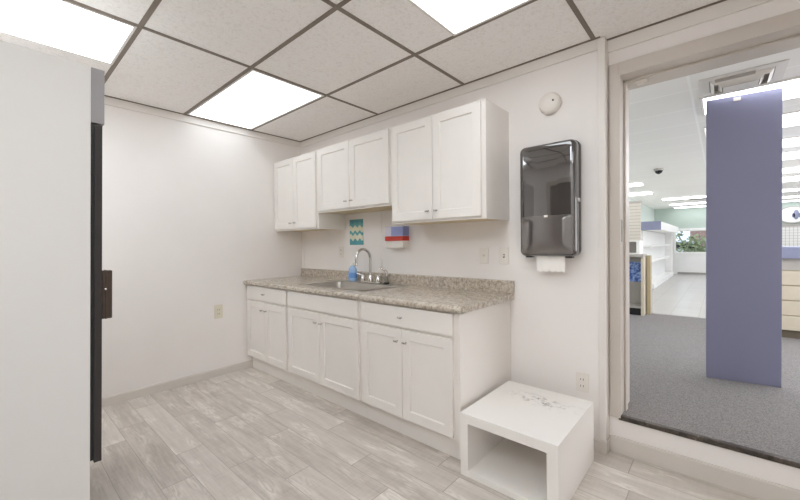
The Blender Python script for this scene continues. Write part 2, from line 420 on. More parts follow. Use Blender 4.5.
# torn tape under the frame head
tp = MB(); random.seed(2); vs = []
for i in range(9): vs.append((OX0 + .03 + .012 * i, .17, OZ - .020)); vs.append((OX0 + .03 + .012 * i, .165, OZ - .034 - .02 * random.random()))
vv = vs + [(x, y + .003, z) for x, y, z in vs]; n_ = len(vs)
ff = []
for i in range(8):
    a = 2 * i; ff += [(a, a + 2, a + 3, a + 1), (n_ + a, n_ + a + 1, n_ + a + 3, n_ + a + 2), (a + 1, a + 3, n_ + a + 3, n_ + a + 1), (a, n_ + a, n_ + a + 2, a + 2)]
ff += [(0, 1, n_ + 1, n_), (16, n_ + 16, n_ + 17, 17)]
tag(tp.add(vv, ff).build('tape_scrap', MT['plastic'], loc=(OX0 + .08, .17, OZ - .02)), 'torn scrap of white tape hanging under the doorway head', 'tape')

# ------------------------------------------------------------------ ceiling lights
def panel_light(x0, x1, y0, y1, label, lens='panel'):
    t = empty('ceiling_light', ((x0 + x1) / 2, (y0 + y1) / 2, H), label, 'ceiling light', 'ceiling panel lights')
    f = MB(); b = .014
    for q in ((x0, x1, y0, y0 + b), (x0, x1, y1 - b, y1), (x0, x0 + b, y0 + b, y1 - b), (x1 - b, x1, y0 + b, y1 - b)): f.box(*q, H - .007, H - .0005)
    f.build('frame', MT['lampframe'], t)
    box(x0 + b, x1 - b, y0 + b, y1 - b, H - .004, H - .0005).build('diffuser', MT[lens], t)
panel_light(.04, A1 - .012, B[1] + .012, B[0] - .012, 'lit ceiling panel touching the left wall, above the white cabinets corner', 'panel_dim')
panel_light(.655, A1 - .012, B[2] - .012 - 1.19, B[2] - .012, 'lit ceiling panel above the tall white cooler', 'panel_left')
panel_light(2.45, A3 - .012, B[0] - .012 - 1.2, B[0] - .012, 'lit ceiling panel cut off by the top edge of the picture', 'panel_mid')
panel_light(2.45, A3 - .012, B[3] - .012 - 1.0, B[3] - .012, 'added fill ceiling panel nearest the grey door')  # unseen panel added behind the camera to brighten the room
panel_light(3.64, 4.22, B[3] - .012 - 1.0, B[3] - .012, 'added fill ceiling panel in the rear corner of the room')  # second added panel out of view, more ambient light

# ------------------------------------------------------------------ kitchen cabinets
def knob(mb, x, y, z):
    """small T shaped knob on a stem, pointing to -y"""
    mb.lathe([(.004, 0), (.004, .016), (.0035, .018)], (x, y, z), (0, -1, 0), 10)
    mb.lathe([(.002, -.017), (.0055, -.0155), (.0065, -.006), (.0065, .006), (.0055, .0155), (.002, .017)], (x, y - .021, z), (1, 0, 0), 12)
    return mb
def shaker(x0, x1, z0, z1, y, t=.02, fwid=.058, rec=.009):
    """door with a recessed centre panel, front at y, back at y+t"""
    m = MB(); a, b, c_, d = x0 + fwid, x1 - fwid, z0 + fwid, z1 - fwid; k = .004
    o = [(x0, z0), (x1, z0), (x1, z1), (x0, z1)]; i1 = [(a, c_), (b, c_), (b, d), (a, d)]; i2 = [(a + k, c_ + k), (b - k, c_ + k), (b - k, d - k), (a + k, d - k)]
    v = [(p[0], y, p[1]) for p in o] + [(p[0], y, p[1]) for p in i1] + [(p[0], y + rec, p[1]) for p in i2] + [(p[0], y + t, p[1]) for p in o]
    f = []
    for i in range(4):
        j = (i + 1) % 4; f += [(i, j, 4 + j, 4 + i), (4 + i, 4 + j, 8 + j, 8 + i), (i, 12 + i, 12 + j, j)]
    f += [(8, 9, 10, 11), (12, 13, 14, 15)]
    return m.add(v, f)
YF = -.65; YD = -.67         # face frame, door front
def base_cab(x0, x1, split, dx0, dx1, label, pull, false_front=False):
    t = empty('base_cabinet', ((x0 + x1) / 2, -.3, 0), label, 'cabinet', 'white base cabinets')
    b = MB(); th = .018
    b.box(x0, x0 + th, YF + .02, -.002, .13, .848).box(x1 - th, x1, YF + .02, -.002, .13, .848)
    b.box(x0 + th, x1 - th, YF + .02, -.002, .13, .148).box(x0 + th, x1 - th, -.014, -.002, .148, .848)
    b.build('carcass', MT['cab'], t)
    g = MB(); g.box(x0, dx0 + .03, YF, YF + .02, .13, .848).box(dx1 - .03, x1, YF, YF + .02, .13, .848)
    g.box(dx0 + .03, dx1 - .03, YF, YF + .02, .13, .17).box(dx0 + .03, dx1 - .03, YF, YF + .02, .68, .73).box(dx0 + .03, dx1 - .03, YF, YF + .02, .82, .848)
    g.build('face_frame', MT['cab'], t)
    box(x0, x1, -.607, -.59, 0, .13).build('toe_kick', MT['cab'], t)
    for a, e, kx in ((dx0, split - .002, split - .036), (split + .002, dx1, split + .036)):
        d = shaker(a, e, .143, .697, YD).build('door', MT['cab'], t, bevel=.002)
        knob(MB(), kx, YD, .625).build('knob', MT['nickel'], d, smooth=True)
    dr = box(dx0, dx1, YD, YD + .02, .714, .84).build('drawer_front' if not false_front else 'false_front', MT['cab'], t, bevel=.0025)
    if pull: knob(MB(), split, YD, .776).build('knob', MT['nickel'], dr, smooth=True)
base_cab(.004, .769, .388, .03, .752, 'white base cabinet with a drawer, nearest the left wall under the counter', True)
base_cab(.771, 1.699, 1.236, .79, 1.684, 'wide white base cabinet with a false front under the sink', False, True)
base_cab(1.701, 2.503, 2.094, 1.722, 2.466, 'white base cabinet with a drawer, beside the low white box', True)

def upper_cab(x0, x1, z0, split, dx0, dx1, label):
    zt = 2.119; t = empty('wall_cabinet', ((x0 + x1) / 2, -.16, z0), label, 'cabinet', 'white wall cabinets')
    b = MB(); th = .018; yf = -.325
    b.box(x0, x0 + th, yf + .02, -.002, z0, zt).box(x1 - th, x1, yf + .02, -.002, z0, zt).box(x0 + th, x1 - th, yf + .02, -.002, zt - th, zt).box(x0 + th, x1 - th, -.014, -.002, z0 + .02, zt - th)
    b.build('carcass', MT['cab'], t)
    g = MB(); g.box(x0, dx0 + .03, yf, yf + .02, z0, zt).box(dx1 - .03, x1, yf, yf + .02, z0, zt).box(dx0 + .03, dx1 - .03, yf, yf + .02, z0, z0 + .04).box(dx0 + .03, dx1 - .03, yf, yf + .02, zt - .04, zt)
    g.build('face_frame', MT['cab'], t)
    box(x0 + th, x1 - th, yf + .02, -.002, z0 + .006, z0 + .02).build('bottom_panel', MT['birch'], t)['label'] = 'unpainted birch underside'
    for a, e, kx in ((dx0, split - .002, split - .036), (split + .002, dx1, split + .036)):
        d = shaker(a, e, z0 + .016, zt - .008, yf - .02).build('door', MT['cab'], t, bevel=.002)
        knob(MB(), kx, yf - .02, z0 + .072).build('knob', MT['nickel'], d, smooth=True)
upper_cab(.004, .772, 1.385, .379, .016, .752, 'tall white wall cabinet in the corner by the left wall')
upper_cab(.774, 1.704, 1.53, 1.236, .79, 1.688, 'shorter white wall cabinet above the sink')
upper_cab(1.706, 2.498, 1.385, 2.103, 1.722, 2.470, 'tall white wall cabinet on the right, nearest the black towel dispenser')

# ------------------------------------------------------------------ worktop, sink, faucet
CT = .888; SX0, SX1, SY0, SY1 = .835, 1.635, -.585, -.055
ct = empty('countertop', (1.26, -.34, .848), 'brown speckled laminate countertop on the white base cabinets', 'countertop')
top = MB(); ED = .04
nose = [(-.69 + .02 - .02 * math.cos(R(a)), CT - .02 + .02 * math.sin(R(a))) for a in range(90, -91, -15)]
prof = nose + [(-.65, CT - ED), (-.65, CT - .03), (-.001, CT - .03), (-.001, CT)]
fprof = nose + [(-.65, CT - ED), (-.65, CT - .03), (SY0 + .015, CT - .03), (SY0 + .015, CT)]
bprof = [(SY1 - .015, CT - .03), (-.001, CT - .03), (-.001, CT), (SY1 - .015, CT)]
top.prism(prof, .002, SX0 + .015, 'x').prism(prof, SX1 - .015, 2.53, 'x').prism(fprof, SX0 + .015, SX1 - .015, 'x').prism(bprof, SX0 + .015, SX1 - .015, 'x')
top.box(2.512, 2.53, -.675, -.001, CT - ED, CT - .03)
top.build('worktop', MT['counter'], ct)
MB().prism([(-.022, CT), (-.001, CT), (-.001, CT + .086), (-.018, CT + .086), (-.022, CT + .08)], .002, 2.532, 'x').build('backsplash', MT['counter'], ct)

sk = empty('kitchen_sink', (1.235, -.32, CT), 'stainless steel drop-in kitchen sink set in the speckled countertop', 'sink')
BX0, BX1, BY0, BY1 = SX0 + .045, SX1 - .045, SY0 + .04, SY1 - .115
rim = MB(); rz = CT + .006
O_ = rrect(SX0, SX1, SY0, SY1, .04, 5); I_ = rrect(BX0, BX1, BY0, BY1, .06, 5); n = len(O_)
v = [(x, y, CT + .0005) for x, y in O_] + [(x + (.006 if x < 1.2 else -.006), y + (.006 if y < -.3 else -.006), rz) for x, y in O_] + [(x, y, rz) for x, y in I_] + [(x, y, rz - .012) for x, y in I_]
f = []
for j in range(3):
    for i in range(n): f.append((j * n + i, j * n + (i + 1) % n, (j + 1) * n + (i + 1) % n, (j + 1) * n + i))
rim.add(v, f).build('rim', MT['steel'], sk, smooth=True)
bs = MB(); B2 = rrect(BX0 + .02, BX1 - .02, BY0 + .02, BY1 - .02, .06, 5); B3 = rrect(BX0 + .05, BX1 - .05, BY0 + .05, BY1 - .05, .05, 5)
v = [(x, y, rz - .004) for x, y in I_] + [(x, y, CT - .16) for x, y in B2] + [(x, y, CT - .185) for x, y in B3]
f = []
for j in range(2):
    for i in range(n): f.append((j * n + i, (j + 1) * n + i, (j + 1) * n + (i + 1) % n, j * n + (i + 1) % n))
f.append(tuple(range(2 * n, 3 * n)))
bs.add(v, f).build('basin', MT['steel'], sk, smooth=True)
MB().lathe([(.045, 0), (.045, .003), (.03, .003), (.028, .001), (.005, .001)], (1.235, -.36, CT - .185), n=20).build('drain', MT['chrome'], sk, smooth=True)

FX, FY = 1.232, -.108; fz = rz
fa = empty('faucet', (FX, FY, fz), 'chrome gooseneck faucet with two handles behind the sink', 'faucet')
MB().prism(rrect(FX - .135, FX + .135, FY - .027, FY + .027, .026), fz, fz + .012, 'z').build('deck_plate', MT['chrome'], fa, bevel=.003)
MB().lathe([(.024, 0), (.024, .02), (.019, .03), (.016, .05), (.011, .056), (.011, .06)], (FX, FY, fz + .012)).build('spout_base', MT['chrome'], fa, smooth=True)
rad = .083; zc = fz + .215
pts = [(FX, FY, fz + .06), (FX, FY, fz + .13)] + [(FX, FY - rad + rad * math.cos(R(a)), zc + rad * math.sin(R(a))) for a in range(0, 181, 12)] + [(FX, FY - 2 * rad, zc - .02), (FX, FY - 2 * rad, zc - .045)]
MB().tube(pts, .0118, 14).build('spout', MT['chrome'], fa, smooth=True)
MB().lathe([(.0125, 0), (.0125, .022), (.0115, .024)], (FX, FY - 2 * rad, zc - .062), n=14).build('aerator', MT['chrome'], fa, smooth=True)
for sx in (-1, 1):
    hx = FX + sx * .1
    hb = MB().lathe([(.023, 0), (.023, .018), (.017, .034), (.013, .04), (.013, .05), (.010, .054)], (hx, FY, fz + .012), n=18).build('handle', MT['chrome'], fa, smooth=True)
    MB().tube([(hx, FY, fz + .06), (hx + sx * .02, FY - .01, fz + .066), (hx + sx * .055, FY - .02, fz + .074)], [.008, .007, .009], 10).build('lever', MT['chrome'], hb, smooth=True)
sp = empty('side_sprayer', (1.43, FY, fz), 'small chrome sink sprayer standing right of the gooseneck faucet', 'sprayer')
MB().lathe([(.023, 0), (.023, .008), (.018, .014)], (1.43, FY, fz), n=18).build('collar', MT['slot'], sp, smooth=True)
MB().tube([(1.43, FY, fz + .01), (1.43, FY, fz + .05), (1.43, FY + .002, fz + .085), (1.425, FY - .004, fz + .11)], [.013, .016, .019, .013], 14).build('spray_body', MT['chrome'], sp, smooth=True)
MB().tube([(1.427, FY, fz + .108), (1.405, FY - .02, fz + .128), (1.385, FY - .04, fz + .135)], [.008, .008, .007], 10).build('lever', MT['chrome'], sp, smooth=True)

bo = empty('soap_bottle', (.985, -.1, fz), 'light blue dish soap bottle on the back of the sink', 'bottle')
def oval(cx, cy, a, b, n=20): return [(cx + a * math.cos(2 * math.pi * i / n), cy + b * math.sin(2 * math.pi * i / n)) for i in range(n)]
def ovalstack(mb, cx, cy, rows, n=20):
    v = []; f = []
    for a, b, z in rows: v += [(x, y, z) for x, y in oval(cx, cy, a, b, n)]
    for j in range(len(rows) - 1):
        for i in range(n): f.append((j * n + i, j * n + (i + 1) % n, (j + 1) * n + (i + 1) % n, (j + 1) * n + i))
    f += [tuple(range(n))[::-1], tuple(range((len(rows) - 1) * n, len(rows) * n))]
    return mb.add(v, f)
ovalstack(MB(), .985, -.1, [(.044, .027, fz), (.051, .031, fz + .008), (.053, .032, fz + .05), (.047, .029, fz + .085), (.049, .030, fz + .105), (.032, .022, fz + .13), (.014, .013, fz + .145)]).build('bottle_body', MT['soap'], bo, smooth=True)
ovalstack(MB(), .985, -.1, [(.0525, .0325, fz + .03), (.0545, .0335, fz + .05), (.0500, .0305, fz + .078)]).build('bottle_label', MT['soapblue'], bo, smooth=True)
MB().lathe([(.014, .145), (.014, .158), (.006, .160), (.006, .17)], (.985, -.1, fz), n=14).build('cap', MT['plastic'], bo, smooth=True)

# ------------------------------------------------------------------ things on the back wall
nt = tag(MB().box(.838, 1.03, -.006, -.001, 1.232, 1.478).build('paper_notice', MT['note'], loc=(.935, 0, 1.355)), 'teal and cream patterned paper notice on the wall above the faucet', 'notice')
gb = empty('glove_dispenser', (1.53, 0, 1.2), 'small wall box with a red band under the right wall cabinet', 'dispenser')
gx0, gx1 = 1.40, 1.60
box(gx0, gx1, -.085, -.002, 1.30, 1.385).build('upper_body', MT['lilac'], gb, bevel=.004)
box(gx0 + .07, gx1 + .001, -.086, -.004, 1.303, 1.38).build('blue_label', MT['blue'], gb)
box(gx0 - .002, gx1 + .002, -.088, -.002, 1.262, 1.30).build('red_band', MT['red'], gb, bevel=.002)
box(gx0, gx1, -.08, -.002, 1.20, 1.262).build('lower_body', MT['plastic'], gb, bevel=.004)

tdx0, tdx1, tz0, tz1, ty = 2.612, 2.952, 1.145, 1.838, -.105
td = empty('towel_dispenser', (2.78, 0, tz0), 'smoky black paper towel dispenser on the white wall', 'towel dispenser')
MB().prism(rrect(tdx0 - .004, tdx1 + .002, tz0 + .006, tz1 + .004, .035), -.045, -.001, 'y').build('back_case', MT['casedark'], td, bevel=.006, seg=3)
# domed cover
cv = MB(); rows = []
for inset, y in ((0, -.045), (0, -.080), (.003, -.092), (.009, -.101), (.018, -.1045), (.03, ty - .0005), (.1, ty - .0015)):
    rows.append([(x, y, z) for x, z in rrect(tdx0 + inset, tdx1 - inset, tz0 + inset, tz1 - inset, max(.035 - inset * .4, .012))])
n = len(rows[0]); v = [p for r_ in rows for p in r_]; f = []
for j in range(len(rows) - 1):
    for i in range(n): f.append((j * n + i, j * n + (i + 1) % n, (j + 1) * n + (i + 1) % n, (j + 1) * n + i))
f.append(tuple(range((len(rows) - 1) * n, len(rows) * n))); f.append(tuple(range(n)))
cover = cv.add(v, f).build('cover', MT['smoke'], td, smooth=True)
lw = MB(); lz = 1.395
rows = []
for y, ins in ((-.103, .017), (ty - .0025, .022), (ty - .0035, .1)):
    rows.append([(x, y, z) for x, z in rrect(tdx0 + ins, tdx1 - ins, tz0 + ins, lz - (ins - .02) * .4, .012)])
v = [p for r_ in rows for p in r_]; f = []
for j in range(2):
    for i in range(n): f.append((j * n + i, j * n + (i + 1) % n, (j + 1) * n + (i + 1) % n, (j + 1) * n + i))
f.append(tuple(range(2 * n, 3 * n)))
lw.add(v, f).build('lower_window', MT['smoke2'], td, smooth=True)
box(2.772, 2.792, ty - .009, ty - .004, 1.385, 1.398).build('badge', MT['plastic'], td)['label'] = 'tiny white badge'
box(tdx1 - .002, tdx1 + .006, -.05, -.035, 1.47, 1.49).build('lock', MT['chrome'], td)
box(tdx0 + .03, tdx0 + .07, -.08, -.03, tz0 - .008, tz0 + .006).build('foot', MT['casedark'], td, bevel=.003)
box(tdx1 - .07, tdx1 - .03, -.08, -.03, tz0 - .008, tz0 + .006).build('foot', MT['casedark'], td, bevel=.003)
pt = MB(); NX, NZ = 16, 6; v = []
for j in range(NZ + 1):
    for i in range(NX + 1):
        x = 2.708 + .172 * i / NX; z = tz0 + .015 - .108 * j / NZ + (.004 * math.sin(i * 1.9) if j == NZ else 0)
        v.append((x, -.068 + .006 * math.sin(i * .9 + j * .3) * (j / NZ), z))
m_ = len(v); v += [(x, y + .0015, z) for x, y, z in v]; f = []
for j in range(NZ):
    for i in range(NX):
        a = j * (NX + 1) + i; q = (a, a + 1, a + NX + 2, a + NX + 1); f += [q, tuple(m_ + k for k in q[::-1])]
for i in range(NX): a = NZ * (NX + 1) + i; f.append((a, a + 1, m_ + a + 1, m_ + a))
for j in range(NZ):
    for a in (j * (NX + 1), j * (NX + 1) + NX): f.append((a, a + NX + 1, m_ + a + NX + 1, m_ + a))
tag(pt.add(v, f).build('paper_towel', MT['paper'], loc=(2.79, -.06, 1.1), smooth=True), 'white paper towel sheet hanging out of the black dispenser', 'paper towel')

sd = empty('smoke_detector', (2.778, 0, 2.102), 'round white smoke detector on the wall above the towel dispenser', 'smoke detector')
MB().lathe([(.062, .001), (.066, .004), (.066, .014)], (2.778, 0, 2.102), (0, -1, 0), 32).build('mounting_plate', MT['plastic'], sd, smooth=True)
MB().lathe([(.066, .014), (.067, .022), (.062, .034), (.05, .042), (.02, .046), (.002, .046)], (2.778, 0, 2.102), (0, -1, 0), 32).build('cover', MT['plastic'], sd, smooth=True)
MB().lathe([(.006, .040), (.006, .0475), (.002, .048)], (2.806, 0, 2.108), (0, -1, 0), 12).build('indicator', MT['slot'], sd, smooth=True)

def plate(name, x, z, label, cat, kind, mat='plastic', w=.07, h=.115):
    t = empty(name, (x, 0, z), label, cat, 'wall plates')
    MB().prism(rrect(x - w / 2, x + w / 2, z - h / 2, z + h / 2, .006, 3), -.006, -.0005, 'y').build('cover_plate', MT[mat], t, bevel=.002)
    if kind == 'outlet':
        for dz in (-.02, .02):
            s_ = MB().prism(rrect(x - .017, x + .017, z + dz - .014, z + dz + .014, .012, 4), -.009, -.005, 'y').build('socket', MT[mat], t)
            sl = MB(); sl.box(x - .009, x - .006, -.0095, -.008, z + dz - .006, z + dz + .006).box(x + .006, x + .009, -.0095, -.008, z + dz - .006, z + dz + .006)
            sl.build('slot', MT['slot'], s_)
    else:
        box(x - .006, x + .006, -.0075, -.005, z - .012, z + .012).build('switch_surround', MT['slot'] if kind == 'dark' else MT[mat], t)
        MB().prism([(-.016, z + .004), (-.006, z - .006), (-.006, z + .008)], x - .004, x + .004, 'x').build('toggle', MT[mat], t)
    return t
plate('light_switch', 2.458, 1.142, 'white light switch plate with dark slot, left of the towel dispenser', 'switch', 'dark')
plate('light_switch', 2.303, 1.142, 'white switch plate on the wall under the right wall cabinet', 'switch', 'plain')
plate('wall_outlet', 2.955, .385, 'white wall outlet low on the wall behind the white box', 'outlet', 'outlet')
plate('wall_outlet', .70, 1.16, 'white wall outlet above the counter left of the sink', 'outlet', 'outlet')
lo = plate('wall_outlet', 0, .612, 'ivory wall outlet on the left wall beside the base cabinet', 'outlet', 'outlet', 'ivory', .075, .13)
lo.rotation_euler = (0, 0, R(90)); lo.location = (0, -.932, .612)

# ------------------------------------------------------------------ low white box
bxx0, bxx1, by0, by1, bh = 2.541, 3.044, -.712, -.118, .33
bx = empty('step_box', (2.79, -.415, 0), 'low open-fronted white box on the floor with a scuffed top', 'box')
box(bxx0, bxx1, by0, by1, bh - .048, bh).build('top_panel', MT['box'], bx)
box(bxx0, bxx0 + .045, by0, by1, 0, bh - .048).build('side_panel', MT['box'], bx)
box(bxx1 - .05, bxx1, by0, by1, 0, bh - .048).build('side_panel', MT['box'], bx)
box(bxx0 + .045, bxx1 - .05, by0, by1, .0, .032).build('bottom_panel', MT['box'], bx, bevel=.001)
box(bxx0 + .045, bxx1 - .05, by1 - .02, by1, .032, bh - .048).build('back_panel', MT['box'], bx)

# ------------------------------------------------------------------ cooler on the left
cx0, cx1, cyf, cyb, ch = .93, 1.60, -2.068, -2.80, 1.99
co = empty('display_cooler', (1.265, -2.43, 0), 'tall white upright cooler at the left edge with a black framed door', 'cooler')
cb = MB(); cb.box(cx0, cx0 + .04, cyb, cyf, .02, ch).box(cx1 - .04, cx1, cyb, cyf, .02, ch).box(cx0 + .04, cx1 - .04, cyb, cyf, ch - .04, ch).box(cx0 + .04, cx1 - .04, cyb, cyb + .04, .02, ch - .04).box(cx0 + .04, cx1 - .04, cyb + .04, cyf, .24, .30)
cb.build('cabinet_body', MT['cooler'], co, bevel=.003)
box(cx0 + .001, cx1 - .001, cyf, cyf + .045, 1.757, ch - .002).build('header', MT['cooler2'], co, bevel=.002)
box(cx0 + .05, cx1 - .05, cyf + .045, cyf + .048, 1.79, ch - .03).build('header_sign', MT['header'], co)
box(cx0 + .02, cx1 - .004, cyf, cyf + .012, .33, 1.75).build('gasket', MT['black'], co)
dr = MB(); y0, y1 = cyf + .012, cyf + .038
dr.box(cx0, cx0 + .06, y0, y1, .318, 1.75).box(cx1 - .06, cx1, y0, y1, .318, 1.75).box(cx0 + .06, cx1 - .06, y0, y1, .318, .39).box(cx0 + .06, cx1 - .06, y0, y1, 1.68, 1.75)
dor = dr.build('door', MT['darkfr'], co, bevel=.002)
box(cx0 + .06, cx1 - .06, y0 + .006, y1 - .006, .39, 1.68).build('door_glass', MT['glassdark'], dor)
hd = MB(); hd.box(cx1 - .045, cx1 - .006, y1, y1 + .036, .922, 1.13).box(cx1 - .05, cx1 - .004, y1 + .012, y1 + .018, .92, 1.132)
hd.build('handle', MT['brown'], dor, bevel=.003)
MB().lathe([(.004, 0), (.004, .006), (.002, .007)], (cx1 - .006, y1 + .012, 1.05), (1, 0, 0), 10).build('screw', MT['chrome'], dor, smooth=True)
gr = MB()
for i in range(7): gr.box(cx0 + .04, cx1 - .04, cyf - .02, cyf - .008, .04 + .028 * i, .058 + .028 * i)
gr.box(cx0 + .04, cx1 - .04, cyf - .03, cyf - .02, .03, .24)
gr.build('lower_grille', MT['darkfr'], co)
for x in (cx0 + .05, cx1 - .05):
    for y in (cyb + .06, cyf - .06): MB().lathe([(.02, 0), (.02, .02)], (x, y, 0), n=12).build('foot', MT['black'], co, smooth=True)

co.rotation_euler = (R(-1.13), 0, 0); co.location = (1.265, -2.43 - .034, .009)      # it leans a little towards the cabinets

# ------------------------------------------------------------------ shop beyond the doorway
SXL, SXR, SYE = 1.95, 8.0, 12.0; CY = 3.87
struct(box(SXL - .1, SXR + .1, DW + .022, CY, SILL - .1, SILL), 'floor_carpet', MT['carpet'])
struct(box(SXL - .1, SXR + .1, CY, SYE + .1, SILL - .1, SILL), 'floor_tile', MT['shoptile'])
struct(box(SXL - .1, SXR + .1, WB, SYE + .1, FZ, FZ + .1), 'ceiling_shop', MT['shopceil'])
struct(box(SXL - .1, SXL, WB, SYE + .1, SILL, FZ), 'wall_shop_left', MT['palegreen'])
rw = MB(); rw.box(SXR, SXR + .1, WB, SYE + .1, SILL, .35).box(SXR, SXR + .1, WB, SYE + .1, 2.15, FZ)  # openings added so the fill lamp outside reaches the shop
for y in (WB, 3.7, 7.5, 11.3): rw.box(SXR, SXR + .1, y, y + .12 if y < 11 else SYE + .1, .35, 2.15)
struct(rw, 'wall_shop_right', MT['shopwhite'])
struct(box(XR + .1, SXR + .1, WB - .1, WB, SILL, FZ), 'wall_shop_near', MT['shopwhite'])
struct(box(SXL - .1, 3.06, WB - .1, WB, SILL, FZ), 'wall_shop_entry', MT['shopwhite'])
WX0, WX1, WZ0, WZ1 = 2.46, 4.55, .86, 1.60
fwl = MB(); fwl.box(SXL, WX0, SYE, SYE + .1, SILL, 1.62).box(WX1, SXR, SYE, SYE + .1, SILL, 1.62).box(WX0, WX1, SYE, SYE + .1, SILL, WZ0).box(WX0, WX1, SYE, SYE + .1, WZ1, 1.62)
struct(fwl, 'wall_shop_far', MT['shopwhite'])
struct(box(SXL, SXR, SYE - .005, SYE + .1, 1.62, FZ), 'wall_shop_top', MT['sage'])
struct(box(SXL, 4.7, SYE - .05, SYE, 1.57, 1.64), 'trim_9', MT['shopwhite'])
struct(box(2.55, 4.7, SYE - .02, SYE, SILL, .275), 'baseboard_shop', MT['darkbase'])
wf = MB(); b = .045
wf.box(WX0, WX0 + b, SYE - .02, SYE + .06, WZ0, WZ1).box(WX1 - b, WX1, SYE - .02, SYE + .06, WZ0, WZ1).box(WX0 + b, WX1 - b, SYE - .02, SYE + .06, WZ0, WZ0 + b).box(WX0 + b, WX1 - b, SYE - .02, SYE + .06, WZ1 - b, WZ1).box(3.46, 3.5, SYE, SYE + .05, WZ0 + b, WZ1 - b)
wn = struct(wf, 'window_1', MT['white'])
box(WX0 + b, WX1 - b, SYE + .02, SYE + .026, WZ0 + b, WZ1 - b).build('pane', MT['glass'], wn)

# strip lights: x0, x1, y0, y1, label
def strip(x0, x1, y0, y1, label, drop=.03):
    t = empty('strip_light', ((x0 + x1) / 2, (y0 + y1) / 2, FZ), label, 'ceiling light', 'shop strip lights')
    f = MB(); b = .02
    for q in ((x0, x1, y0, y0 + b), (x0, x1, y1 - b, y1), (x0, x0 + b, y0 + b, y1 - b), (x1 - b, x1, y0 + b, y1 - b)): f.box(*q, FZ - .012, FZ - .0005)
    f.build('frame', MT['lampframe'], t)
    box(x0 + b, x1 - b, y0 + b, y1 - b, FZ - drop, FZ - .0005).build('diffuser', MT['strip'], t)
for i, (y0, y1) in enumerate(((1.13, 1.62), (2.05, 2.48), (3.12, 3.52), (3.97, 4.42), (5.32, 5.76), (6.4, 6.95))):
    od = ('first', 'second', 'third', 'fourth', 'fifth', 'sixth')[i]
    strip(3.46, 5.6, y0, y1, od + ' long shop ceiling light behind the violet panel, counting from the doorway', .010 if i == 0 else .03)
strip(2.0, 2.45, 1.5, 1.9, 'added unseen short fill light just beyond the doorway wall')  # added out of sight to brighten the shop ceiling
strip(2.0, 2.45, 2.6, 3.0, 'added unseen short fill light above the maple counter end')  # another added light hidden from the camera, lifts the same ceiling
strip(1.98, 2.53, 5.25, 5.58, 'nearer short shop ceiling light at the left, above the cream slatwall')
strip(1.98, 2.49, 6.75, 7.15, 'farther short shop ceiling light at the left, above the cream slatwall')
for (y0, y1, od) in ((8.5, 8.85, 'nearest'), (10.25, 10.55, 'middle'), (11.55, 11.8, 'farthest')):
    strip(2.48, 5.6, y0, y1, od + ' of the three long shop ceiling lights before the green far wall')

av = empty('air_vent', (3.67, .93, FZ), 'white square ceiling air vent above the violet panel', 'air vent')
vx0, vx1, vy0, vy1 = 3.49, 3.86, .78, 1.08
def ring(mb, i0, z0, i1, z1, th=.004):
    a = [(vx0 + i0, vy0 + i0), (vx1 - i0, vy0 + i0), (vx1 - i0, vy1 - i0), (vx0 + i0, vy1 - i0)]; q = [(vx0 + i1, vy0 + i1), (vx1 - i1, vy0 + i1), (vx1 - i1, vy1 - i1), (vx0 + i1, vy1 - i1)]
    v = [(x, y, z0) for x, y in a] + [(x, y, z1) for x, y in q] + [(x, y, z0 + th) for x, y in a] + [(x, y, z1 + th) for x, y in q]; f = []
    for i in range(4):
        j = (i + 1) % 4; f += [(i, j, 4 + j, 4 + i), (8 + i, 12 + i, 12 + j, 8 + j), (i, 8 + i, 8 + j, j), (4 + i, 4 + j, 12 + j, 12 + i)]
    return mb.add(v, f)
ring(MB(), -.02, FZ - .006, .03, FZ - .010).build('frame', MT['lampframe'], av)
box(vx0 + .01, vx1 - .01, vy0 + .01, vy1 - .01, FZ - .003, FZ - .0005).build('throat', MT['greyin'], av)
ring(MB(), .035, FZ - .012, .055, FZ - .034).build('louvre', MT['lampframe'], av)
ring(MB(), .075, FZ - .018, .095, FZ - .046).build('louvre', MT['lampframe'], av)
sv = MB()
for i in range(4): sv.box(vx0 + .06, vx1 - .12, vy0 + .018 + .012 * i, vy0 + .024 + .012 * i, FZ - .022, FZ - .004)
sv.build('damper_blades', MT['greyin'], av)
box(vx0 + .10, vx1 - .10, vy0 + .09, vy1 - .09, FZ - .050, FZ - .044).build('centre_plate', MT['lampframe'], av)
av2 = empty('air_vent', (3.2, 9.3, FZ), 'small dark ceiling vent between far shop lights', 'air vent')
box(2.95, 3.5, 9.2, 9.4, FZ - .012, FZ - .0005).build('frame', MT['lampframe'], av2)
sl = MB()
for i in range(5): sl.box(2.98, 3.47, 9.215 + .036 * i, 9.235 + .036 * i, FZ - .016, FZ - .012)
sl.build('slats', MT['slot'], av2)
dm = empty('dome_camera', (2.9, 4.1, FZ), 'small dark dome camera on the shop ceiling', 'camera')
MB().lathe([(.06, -.0005), (.06, -.02), (.055, -.03)], (2.9, 4.1, FZ), n=20).build('housing', MT['greyin'], dm, smooth=True)
MB().lathe([(.05, -.03), (.042, -.055), (.022, -.072), (.003, -.078)], (2.9, 4.1, FZ), n=20).build('dome', MT['glassdark'], dm, smooth=True)

